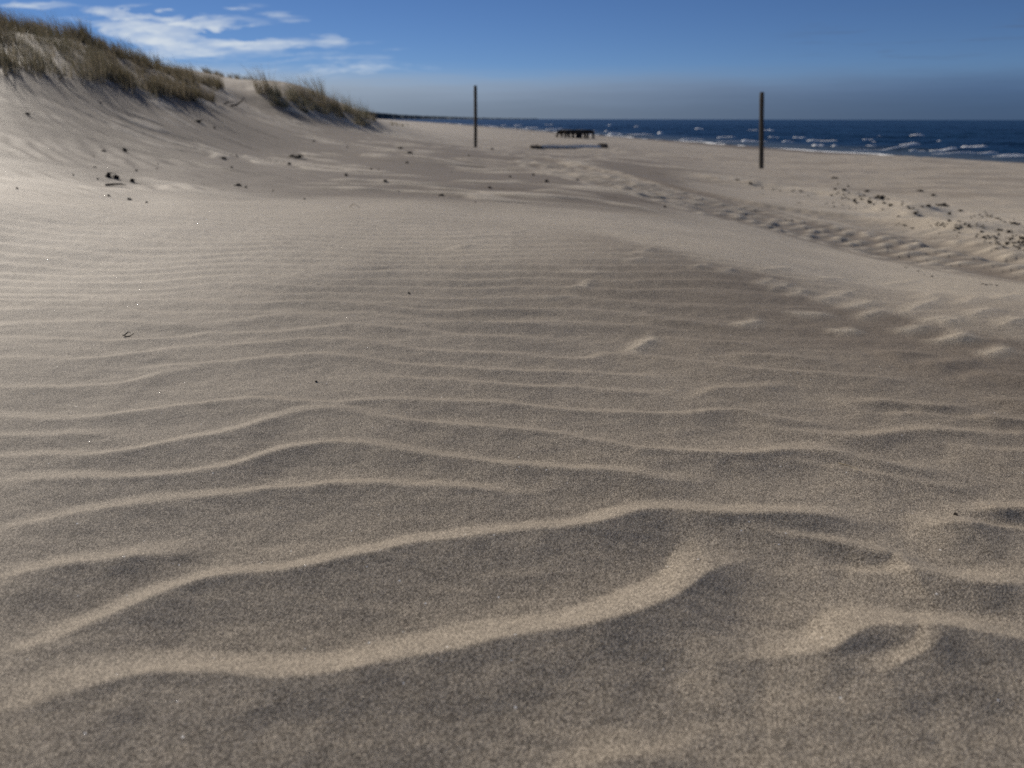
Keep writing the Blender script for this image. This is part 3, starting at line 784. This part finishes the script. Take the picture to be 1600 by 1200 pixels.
# ------------------------------------------------------------------ beams, logs
def beam(name, p, q, w, h, mat, parent=None, seed=0, seg=4):
    p = Vector(p); q = Vector(q); d = (q - p); ln = d.length; d.normalize()
    side = d.cross(Vector((0, 0, 1)));
    if side.length < .05: side = Vector((1, 0, 0))
    side.normalize(); up = side.cross(d); rnd = random.Random(seed); vs = []; fs = []
    for i in range(seg + 1):
        c_ = p + d * ln * i / seg; f = 1 + rnd.uniform(-.08, .08)
        for a, b in ((-1, -.7), (-.7, -1), (.7, -1), (1, -.7), (1, .7), (.7, 1), (-.7, 1), (-1, .7)):
            vs.append(tuple(c_ + side * a * w / 2 * f + up * b * h / 2 * f))
    for i in range(seg):
        for k in range(8): fs.append((i * 8 + k, i * 8 + (k + 1) % 8, i * 8 + 8 + (k + 1) % 8, i * 8 + 8 + k))
    fs.append(tuple(range(7, -1, -1))); fs.append(tuple(seg * 8 + k for k in range(8)))
    return mk(name, vs, fs, mat, parent)

# low dark trestle near the water
a = hit(877, 215); b = hit(921, 216)
mid = (a + b) / 2; dd = b - a; ln = math.hypot(dd[0], dd[1]); rt = math.hypot(mid[0], mid[1])
ppm = FPX / rt
root = bpy.data.objects.new('beach_trestle', None); COL.objects.link(root)
root.location = mid; root.rotation_euler.z = math.atan2(dd[1], dd[0])
tag(root, 'low dark timber frame on many short legs near the waterline', 'trestle')
Hh = 8.4 / ppm
def arch(t): return Hh * (.84 + .16 * math.sin(min(1, max(0, t)) * math.pi) + .05 * math.sin(t * 9))
D = .75
for row, oy in ((0, -D / 2), (1, D / 2)):
    seg = 6
    for i in range(seg):
        t0, t1 = i / seg, (i + 1) / seg
        beam('rail', (-ln / 2 + ln * t0, oy, arch(t0)), (-ln / 2 + ln * t1 - .01, oy, arch(t1)), .16, .20, DARKWOOD, root, i + row * 9, 2)
for i, t in enumerate((.0, .14, .27, .40, .47, .55, .80, .98)):
    for oy in (-D / 2, D / 2):
        if i in (4,) and oy > 0: continue
        xx = -ln / 2 + ln * t + random.uniform(-.05, .05)
        beam('leg', (xx, oy, -.15), (xx + random.uniform(-.05, .05), oy, arch(t) - .1), .13, .13, DARKWOOD, root, i, 2)
for i in range(9):
    t = (i + .5) / 9
    beam('plank', (-ln / 2 + ln * t, -D / 2 - .1, arch(t) + .13), (-ln / 2 + ln * t, D / 2 + .1, arch(t) + .13), ln / 9 * .82, .06, DARKWOOD, root, i, 2)

# bleached log half drifted over
a = hit(842, 231); b = hit(937, 232); mid = (a + b) / 2; dd = b - a; ln = math.hypot(dd[0], dd[1]); rt = math.hypot(*mid[:2])
root = bpy.data.objects.new('driftwood_log', None); COL.objects.link(root)
root.location = mid; root.rotation_euler.z = math.atan2(dd[1], dd[0]); root.rotation_euler.y = -math.atan2(dd[2], ln)
tag(root, 'long bleached log lying across the beach behind the posts', 'log')
vs = []; fs = []; n = 26; c8 = 14; R0 = 2.9 * rt / FPX; rnd = random.Random(4)
for i in range(n + 1):
    t = i / n; x = -ln / 2 + ln * t; rad = R0 * (.80 + .28 * t + .06 * math.sin(t * 11)) * (1 if 0 < i < n else .85)
    for k in range(c8):
        a_ = k / c8 * 2 * math.pi; q = rad * (1 + .08 * math.sin(a_ * 3 + t * 4) + rnd.uniform(-.03, .03))
        vs.append((x, math.cos(a_) * q + .06 * math.sin(t * 5), math.sin(a_) * q + rad * .72))
for i in range(n):
    for k in range(c8): fs.append((i * c8 + k, i * c8 + (k + 1) % c8, (i + 1) * c8 + (k + 1) % c8, (i + 1) * c8 + k))
fs.append(tuple(range(c8 - 1, -1, -1))); fs.append(tuple(n * c8 + k for k in range(c8)))
mk('trunk', vs, fs, LOGM, root, smooth=True)
def rocklet(name, x, y, z, sx, sy, sz, mat, parent=None, seed=0, rot=0):
    rnd = random.Random(seed); vs = []; fs = []; A, B = 9, 5
    for j in range(B + 1):
        th = math.pi * j / B
        for i in range(A):
            ph = 2 * math.pi * i / A; q = 1 + rnd.uniform(-.25, .25)
            X = math.sin(th) * math.cos(ph) * q * sx; Y = math.sin(th) * math.sin(ph) * q * sy
            vs.append((x + X * math.cos(rot) - Y * math.sin(rot), y + X * math.sin(rot) + Y * math.cos(rot), z + math.cos(th) * q * sz))
    for j in range(B):
        for i in range(A): fs.append((j * A + i, (j + 1) * A + i, (j + 1) * A + (i + 1) % A, j * A + (i + 1) % A))
    return mk(name, vs, fs, mat, parent)
DULL = mat_simple('rotten_root', (.09, .07, .055), (.17, .14, .11), 10, .9, .01, .2)
tag(rocklet('root_end', ln / 2 + .12, 0, R0 * 1.1, .22, .22, R0 * 1.5, DULL, root, 7), 'dark broken root end, upturned')
tag(rocklet('broken_end', -ln / 2 - .10, 0, R0 * .5, .26, .2, R0 * .9, DULL, root, 8), 'dark rotten thin end')

# ------------------------------------------------------------------ marram grass
def tuft_data(seed, blades, hmin, hmax, spread, lean=(-.35, .0), width=.007):
    rnd = random.Random(seed); vs = []; fs = []; tone = []
    for _ in range(blades):
        a = rnd.uniform(0, 2 * math.pi); q = spread * math.sqrt(rnd.random())
        bx, by = q * math.cos(a), q * math.sin(a)
        h = rnd.uniform(hmin, hmax); tn = rnd.random() ** 1.3
        ox = lean[0] * h * rnd.uniform(.3, 1.5) + math.cos(a) * h * rnd.uniform(.05, .38)
        oy = lean[1] * h + math.sin(a) * h * rnd.uniform(.05, .38)
        wa = rnd.uniform(0, math.pi); wx, wy = math.cos(wa) * width / 2, math.sin(wa) * width / 2
        b = len(vs); seg = 4; drop = rnd.uniform(0, .25)
        for i in range(seg + 1):
            t = i / seg; w = (1 - t) ** .7 if i < seg else 0.08
            cx = bx + ox * t ** 1.8; cy = by + oy * t ** 1.8; cz = h * (t - drop * t ** 3) - .03
            vs += [(cx - wx * w, cy - wy * w, cz), (cx + wx * w, cy + wy * w, cz)]; tone += [tn, tn]
        for i in range(seg): fs.append((b + 2 * i, b + 2 * i + 1, b + 2 * i + 3, b + 2 * i + 2))
    return vs, fs, tone
VAR = []
for s in range(7):
    VAR.append(tuft_data(100 + s, 62, .20, .62, .12, (-.34, -.05), .009))
THIN = [tuft_data(200 + s, 22, .18, .55, .09, (-.15, 0), .006) for s in range(4)]
def mass(name, pts, label, variants=VAR):
    Vs = []; Fs = []; T = []; off = 0
    arrs = [(np.array(v) * (1.1, 1.1, .70), np.array(f), np.array(t)) for v, f, t in variants]
    for (x, y, s) in pts:
        v, f, t = arrs[random.randrange(len(arrs))]
        a = random.uniform(-.5, .5); c_, s_ = math.cos(a) * s, math.sin(a) * s
        z = ground_at(x, y)
        Vs.append(np.c_[v[:, 0] * c_ - v[:, 1] * s_ + x, v[:, 0] * s_ + v[:, 1] * c_ + y, v[:, 2] * s * random.uniform(.85, 1.15) + z])
        Fs.append(f + off); T.append(np.clip(t * random.uniform(.6, 1.3), 0, 1)); off += len(v)
    o = big_mesh(name, np.vstack(Vs), np.vstack(Fs), GRASS, {'tone': np.concatenate(T)})
    o.data.polygons.foreach_set('use_smooth', [False] * len(o.data.polygons))
    return tag(o, label, 'grass', kind='stuff')
pts = []
TOP = [(-220, 12.5), (0, 12.3), (60, 12.8), (137, 14), (212, 15.2), (275, 16.2), (340, 18), (380, 26)]   # column, distance of the crest
def rtop(u): return float(np.interp(u, [t[0] for t in TOP], [t[1] for t in TOP]))
BOT = [(-220, 8.0), (0, 8.3), (60, 8.7), (130, 9.5), (170, 10.1), (230, 10.9), (300, 12.0), (345, 13.6)]
def rbot(u): return float(np.interp(u, [t[0] for t in BOT], [t[1] for t in BOT]))
for k in range(170):                                   # along the crest
    u = random.uniform(-230, 350); r = rtop(u) + (random.gauss(.15, .4) if u < 170 else random.gauss(-.5, .7))
    x, y = at_r(u, r); pts.append((x, y, random.uniform(.5, .95)))
for k in range(42):                                   # dark clumps along the foot of the grass
    u = random.uniform(165, 352); r = rbot(u) + abs(random.gauss(0, .35))
    x, y = at_r(u, r); pts.append((x, y, random.uniform(.45, .8)))
for k in range(36):                                   # thick patch running down the slope on the right of the ridge
    u = random.uniform(150, 345); r = random.uniform(rbot(u), rtop(u))
    x, y = at_r(u, r); pts.append((x, y, random.uniform(.4, .8)))
for k in range(36):                                   # thick clump at the left edge of the picture
    u = random.uniform(-200, 28); r = random.uniform(rbot(u), rtop(u))
    x, y = at_r(u, r); pts.append((x, y, random.uniform(.5, .9)))
for k in range(36):                                    # far dune shoulder in the gap
    u = random.uniform(330, 410); r = random.uniform(34, 44); x, y = at_r(u, r)
    pts.append((x, y, random.uniform(.5, .9)))
mass('marram_grass', pts, 'grey-green marram grass massed along the dune ridge at left')
pts = []
for k in range(90):
    u = random.uniform(20, 180); r = random.uniform(rbot(u) - .2, rtop(u) - 1.2); x, y = at_r(u, r)
    pts.append((x, y, random.uniform(.5, .9)))
for k in range(40):
    u = random.uniform(-150, 340); r = rbot(u) + random.gauss(-.15, .25); x, y = at_r(u, r); pts.append((x, y, random.uniform(.4, .8)))
mass('sparse_marram_stems', pts, 'sparse bare marram stems poking from the open sand below the ridge', THIN)

# single tufts on the second, smaller dune: each a thing
MESH = []
for i in range(7):
    v, f, t = tuft_data(300 + i, 130, .25, .75, .20, (-.30, -.03), .010)
    o = mk('marram_tuft', v, f, GRASS, attrs={'tone': t}); MESH.append(o.data); bpy.data.objects.remove(o)
def tuft(u, v, s, label, i, group='marram tufts on the small dune'):
    p = hit(u, v); o = bpy.data.objects.new('marram_tuft', MESH[i % 7]); COL.objects.link(o)
    o.location = (p[0], p[1], ground_at(p[0], p[1]) - .03); o.scale = (s, s, s * 1.05); o.rotation_euler.z = random.uniform(-.4, .4)
    return tag(o, label, 'grass tuft', group)
TU = [
 (414,146,1.35,'tall windswept tuft at the left end of the small dune'),
 (432,150,.9,'shorter tuft just right of the tall left-end tuft on the small dune'),
 (455,152,.75,'low greyish tuft in the sandy saddle of the small dune'),
 (468,150,1.1,'upright tuft on the crest left of the small dune middle'),
 (482,158,1.0,'brown-green tuft below the crest at the small dune middle'),
 (497,152,1.35,'highest tuft on the crest of the small dune, feathery tip'),
 (503,168,1.0,'tuft low on the sand face under the highest tuft'),
 (520,166,1.1,'dense tuft right of the highest tuft on the small dune'),
 (528,178,.95,'lowest tuft of the small dune, at the edge of the smooth sand'),
 (541,174,1.15,'dark bushy tuft on the falling right shoulder of the small dune'),
 (556,180,1.05,'tuft left of the last big one on the right shoulder'),
 (570,184,1.05,'last big tuft at the right end of the small dune'),
 (582,188,.8,'small trailing tuft beyond the right end of the small dune'),
 (616,193,.5,'tiny lone tuft on the low sand between dune and beach')]
for i, (u, v, s, lb) in enumerate(TU): tuft(u, v, s * .80, lb, i)
pts = []
for k in range(48):
    u = random.uniform(425, 582); t = (u - 400) / 185
    v = 138 + 42 * t + random.uniform(2, 22); 
    p = hit(u, v)
    if math.hypot(p[0], p[1]) < 40: pts.append((p[0], p[1], random.uniform(.5, .9)))
for k in range(10):
    p = hit(random.uniform(610, 640), random.uniform(192, 197)); pts.append((p[0], p[1], .5))
mass('dune_grass', pts, 'marram grass filling the flank of the small dune between its tufts')

# ------------------------------------------------------------------ debris lying on the sand
def stick(name, pts, rad, mat, label, cat, group=None, seed=0, knob=0):
    """crooked tapering piece of wood or straw; pts relative to its base point"""
    rnd = random.Random(seed); vs = []; fs = []; c8 = 6; n = len(pts)
    for i, p in enumerate(pts):
        d = Vector(pts[min(i + 1, n - 1)]) - Vector(pts[max(i - 1, 0)]); d.normalize()
        s_ = d.cross(Vector((0, 0, 1))); s_ = s_.normalized() if s_.length > .01 else Vector((1, 0, 0)); up = s_.cross(d)
        q = rad * (1 - .6 * i / (n - 1)) * rnd.uniform(.8, 1.2)
        for k in range(c8):
            a = k / c8 * 2 * math.pi; vs.append(tuple(Vector(p) + s_ * math.cos(a) * q + up * math.sin(a) * q))
    for i in range(n - 1):
        for k in range(c8): fs.append((i * c8 + k, i * c8 + (k + 1) % c8, (i + 1) * c8 + (k + 1) % c8, (i + 1) * c8 + k))
    fs.append(tuple(range(c8 - 1, -1, -1))); fs.append(tuple((n - 1) * c8 + k for k in range(c8)))
    if name is None: return vs, fs
    return mk(name, vs, fs, mat)
def lay(u, v): p = hitp(u, v); return p, math.hypot(p[0], p[1])
def chip(u, v, wpx, hpx, label, name='bark_piece', mat=BARK, cat='bark', group=None, seed=0, rot=None, sink=.25, tuftw=0):
    """flattened jagged scrap, wpx / hpx its apparent size"""
    p, r = lay(u, v); k = r / FPX * .85; w = wpx * k; h = hpx * k; rnd = random.Random(seed + int(u * 7 + v))
    vs = []; fs = []; A, B = 10, 5; rot = rnd.uniform(-.5, .5) if rot is None else rot
    for j in range(B + 1):
        th = math.pi * j / B
        for i in range(A):
            ph = 2 * math.pi * i / A; q = 1 + rnd.uniform(-.38, .3)
            X = math.sin(th) * math.cos(ph) * q * w / 2; Y = math.sin(th) * math.sin(ph) * q * w * .35
            Z = math.cos(th) * q * h / 2
            vs.append((X * math.cos(rot) - Y * math.sin(rot), X * math.sin(rot) + Y * math.cos(rot), Z + h * (.5 - sink)))
    for j in range(B):
        for i in range(A): fs.append((j * A + i, (j + 1) * A + i, (j + 1) * A + (i + 1) % A, j * A + (i + 1) % A))
    # ragged strands sticking out
    for s in range(tuftw):
        a = rnd.uniform(0, 6.28); l_ = w * rnd.uniform(.4, .9)
        pv, pf = stick(None, [(0, 0, h * .3), (math.cos(a) * l_ * .5, math.sin(a) * l_ * .4, h * rnd.uniform(.3, .9)), (math.cos(a) * l_, math.sin(a) * l_ * .7, h * rnd.uniform(0, .7))], w * .07, None, '', '', seed=s)
        o_ = len(vs); vs += pv; fs += [tuple(q + o_ for q in f) for f in pf]
    o = mk(name, vs, fs, mat); o.location = p
    return tag(o, label, cat, group)

chip(169, 277, 10, 8, 'left piece of the dark bark pair lying on the lower dune slope', seed=1, rot=-.6, tuftw=2)
chip(181, 279, 10, 7, 'right piece of the dark bark pair, with a twig sticking up', seed=2, rot=-.4, tuftw=4)
chip(207, 284, 9, 6, 'small three-pointed dark bark scrap right of the bark pair', seed=3, tuftw=3)
chip(195, 237, 7, 7, 'dark upright bark chip higher up the dune slope', seed=4, tuftw=2)
chip(162, 237, 7, 3, 'flat bark scrap left of the upright chip on the slope', seed=5)
chip(170, 307, 5, 4, 'little dark chip below the long twig', seed=6, tuftw=1)
chip(202, 312, 9, 3.5, 'thin flake of bark low on the left sand', seed=7, rot=-.3)
chip(229, 317, 5, 3, 'small flake right of the thin bark flake', seed=8)
chip(213, 267, 3.5, 3, 'dark speck of bark above the three-pointed scrap', seed=9)
chip(372, 291, 11, 5, 'ragged bark bundle at the edge of the pale smooth sand', seed=10, tuftw=4)
chip(384, 293, 5, 3, 'crumb of bark beside the ragged bundle', seed=11)
chip(541, 275, 7, 5, 'round dark pebble-like bark lump on the brownish slope', seed=12)
chip(602, 284, 7, 4, 'dark chip on the sand right of the round lump', seed=13, tuftw=1)
chip(690, 306, 10, 4.5, 'flat dark chip in front of the left post', seed=14, rot=0)
chip(833, 274, 5, 4, 'small black stone, farther of the two near the track', 'pebble', BARK, 'stone', seed=15)
chip(854, 284.5, 7, 5.5, 'larger black stone, nearer of the two beside the track', 'pebble', BARK, 'stone', seed=16)
chip(902, 282, 5, 3, 'brown chip right of the two black stones', seed=17)
chip(1038, 324, 6, 4, 'dark bud-shaped scrap at the near edge of the track', seed=18, tuftw=1)
chip(797, 277, 4, 4, 'faint brown scrap left of the two black stones', seed=19)
chip(765, 294, 6, 3.5, 'brown scrap on the streaked sand left of the black stones', seed=20)
chip(769, 234, 5, 4, 'small dark lump by the left post foot', seed=21)
chip(639, 459, 4.5, 3.2, 'tiny black fragment on the rippled sand left of centre', seed=22)
chip(494, 597, 4.5, 3, 'tiny black fragment between the middle ripples', seed=23)
chip(1493, 805, 8, 5, 'small black fragment on the near sand at right', seed=24, rot=-.5, tuftw=1)
chip(309, 190, 17, 3.5, 'long dark bark flake high on the dune slope', seed=25, rot=-.35, tuftw=1)
chip(335, 201, 5, 4, 'brown crumb beside the long flake on the slope', seed=26)
chip(157, 162, 3.5, 3, 'single speck under the grass on the upper slope', seed=27)
chip(43, 179, 8, 3, 'thin scrap on the open slope at the left edge', seed=28, rot=-.3)
chip(27, 295, 4, 3, 'speck at the far left of the lower slope', seed=29)
chip(350, 248, 10, 3.5, 'flattened brown scrap on the dune flank', seed=30, rot=-.3, tuftw=1)
chip(362, 262, 4, 3, 'crumb below the flattened brown scrap', seed=31)
chip(462, 246, 26, 4, 'long dark strip of bark lying along the streaked slope', seed=32, rot=-.45, tuftw=3)
chip(452, 257, 6, 4, 'dark chip under the long strip of bark', seed=33)
chip(490, 221, 4, 3, 'dark speck above the long strip of bark', seed=34)
chip(640, 240, 14, 4, 'larger brown flake on the slope short of the left post', seed=35, rot=-.3, tuftw=2)
chip(636, 255, 5, 4, 'brown chip below the larger flake', seed=36)
chip(580, 265, 5, 3.5, 'brown speck on the slope between two chips', seed=37)
chip(625, 232, 10, 3, 'faint scrap left of the larger brown flake', seed=38, rot=-.2)
# small scraps nothing tells apart, on the slope
for k in range(16):
    u = random.uniform(20, 760); v = random.uniform(228, 318)
    if u < 330 and v > 300: v -= 50
    chip(u, v, random.uniform(2.2, 4.5), random.uniform(1.6, 2.8), 'tiny brown scrap of bark scattered on the sand slope', group='tiny bark scraps scattered on the slope', seed=400 + k)

def twig(u, v, pts, rad, mat, label, name='twig', cat='twig', seed=0):
    p, r = lay(u, v); k = r / FPX
    o = stick(name, [(a * k, b * k, c1 * k) for a, b, c1 in pts], rad * k, mat, label, cat, seed=seed)
    o.location = p + np.array([0, 0, .0015]); return tag(o, label, cat)
twig(165, 290, [(0, 0, .5), (10, 0, 1.2), (22, -2, 1.8), (30, -6, .8)], 1.6, BARK, 'long dark twig lying flat below the bark pair', seed=1)
twig(170, 275, [(0, 0, .5), (3, 0, 4), (7, 0, 2.5), (12, 0, 4)], .8, BARK, 'thin bent twig standing between the two bark pieces', seed=2)
# curled dark scrap among near ripples
twig(192, 527, [(0, 6, .5), (3, 12, 3), (8, 8, 2.6)], 1.1, BARK, 'short upper strand of the curled black scrap on the left ripples', seed=3)
twig(192, 527, [(0, 2, .8), (4, -2, 1), (9, -5, .8), (13, -4, 1.6), (14, 6, 3)], 1.4, BARK, 'curled black scrap of bark resting on the left ripples', name='curled_bark', cat='bark', seed=4)
twig(1314, 731, [(0, 10, .8), (8, 2, 1.6), (15, -5, 1.2), (21, -14, .6)], 1.1, STRAW, 'pale broken straw lying across a ripple at right', name='straw', cat='straw', seed=5)
twig(546, 325, [(0, 0, 0), (5, 2, 5), (10, 0, 4), (17, -8, .5)], .6, STRAW, 'bent pale grass stem on the smooth bright sand', name='straw', cat='straw', seed=6)
twig(128, 133, [(0, 0, 0), (2, 0, 6), (5, 0, 10), (9, 0, 12)], .7, STRAW, 'single pale stem arching over the sand under the ridge', name='straw', cat='straw', seed=7)
twig(360, 166, [(0, 0, 0), (9, 0, 2), (16, 0, 6), (20, 0, 11)], 1.3, BARK, 'bare forked twig leaning at the right end of the ridge grass', seed=8)
twig(350, 163, [(0, 0, 0), (8, -4, 3), (20, -6, 3)], 1.0, BARK, 'low bare twig left of the forked twig', seed=9)
twig(92, 124, [(0, 0, 0), (5, 0, 4), (12, 0, 5)], 1.4, STRAW, 'pale broken stalk at the top of the smooth slope', name='straw', cat='straw', seed=10)

# wrack along the ridge at right: dark seaweed clumps
BIG = [(1305,297,7,5,'leftmost dark clump of the wrack line'),(1319,298,8,5,'second clump from the left end of the wrack line'),
 (1335,316,7,9,'dark upright clump against the brightest sand hump'),(1354,300,9,5,'clump above the brightest sand hump'),
 (1376,311,17,10,'big brown tangle of seaweed at the middle of the wrack line'),(1359,318,9,7,'clump left below the big brown tangle'),
 (1391,322,9,6,'clump right below the big brown tangle'),(1472,322,24,6,'long black mat of seaweed, darkest of the wrack line'),
 (1450,323,10,5,'brown scrap touching the left end of the long black mat'),(1458,306,7,5,'small clump above the long black mat'),
 (1483,335,7,6,'small clump below the long black mat'),(1430,335,9,6,'lone clump left below the long black mat'),
 (1500,330,8,4,'flat scrap right of the long black mat'),(1438,299,12,4,'thin scrap on the faint upper ridge'),
 (1583,350,12,5,'dark scrap of the upper line near the right edge'),(1562,361,10,5,'dark clump before the right edge, upper row'),
 (1575,364,9,7,'dense black clump near the right edge'),(1597,374,12,7,'dark clump cut by the right edge of the picture'),
 (1305,279,14,4,'faint brown scrap far behind the wrack line'),(1172,288,8,5,'dark brown clump left of the wrack, near the right post'),
 (1152,282,9,4,'faint brown clump farther left of the right post clump')]
for i, (u, v, w, h, lb) in enumerate(BIG):
    chip(u, v, w * .8, h * .75, lb, 'seaweed_clump', WRACK, 'seaweed', 'dark clumps of the wrack line', seed=500 + i, tuftw=5)
def rl(u0, v0, u1, v1, n, sp, lab, hmin=2.2, hmax=5):
    for k in range(n):
        t = random.random(); u = u0 + (u1 - u0) * t + random.gauss(0, 3); v = v0 + (v1 - v0) * t + random.gauss(0, sp)
        chip(u, v, random.uniform(1.8, 5.0) if random.random() < .8 else random.uniform(4, 7), random.uniform(hmin, hmax) * .62, lab, 'seaweed_scrap', WRACK,
             'seaweed', lab.replace('small dark scrap', 'small dark scraps'), seed=900 + k + int(u), tuftw=random.choice((0, 1, 2, 3)))
rl(1300, 300, 1440, 330, 38, 7, 'small dark scrap of seaweed round the pale sand hump of the wrack line')
rl(1465, 350, 1600, 376, 75, 6.5, 'small dark scrap of seaweed in the dense lower band by the right edge')
rl(1540, 372, 1610, 392, 26, 4, 'small dark scrap of seaweed on the bright sand nearest the tyre track at right')
rl(1520, 335, 1610, 352, 22, 3.5, 'small dark scrap of seaweed in the thin upper row by the right edge', 2, 4)
rl(1250, 318, 1340, 324, 8, 2, 'small dark scrap of seaweed left below the pale sand hump', 2, 3.5)
rl(1400, 350, 1480, 352, 10, 3, 'small dark scrap of seaweed on bare sand left of the dense lower band', 2, 3.5)
rl(1410, 420, 1460, 428, 5, 3, 'tiny dark scrap lying alone on the smooth sand between track and ripples', 1.8, 2.8)
rl(1535, 444, 1570, 447, 4, 1, 'tiny dark scrap in the short row on the sand nearest the right edge', 1.8, 2.6)
rl(1195, 296, 1290, 302, 8, 4, 'tiny dark scrap on the sand between the right post and the wrack line', 1.8, 3.2)
print('objects', len(bpy.data.objects))
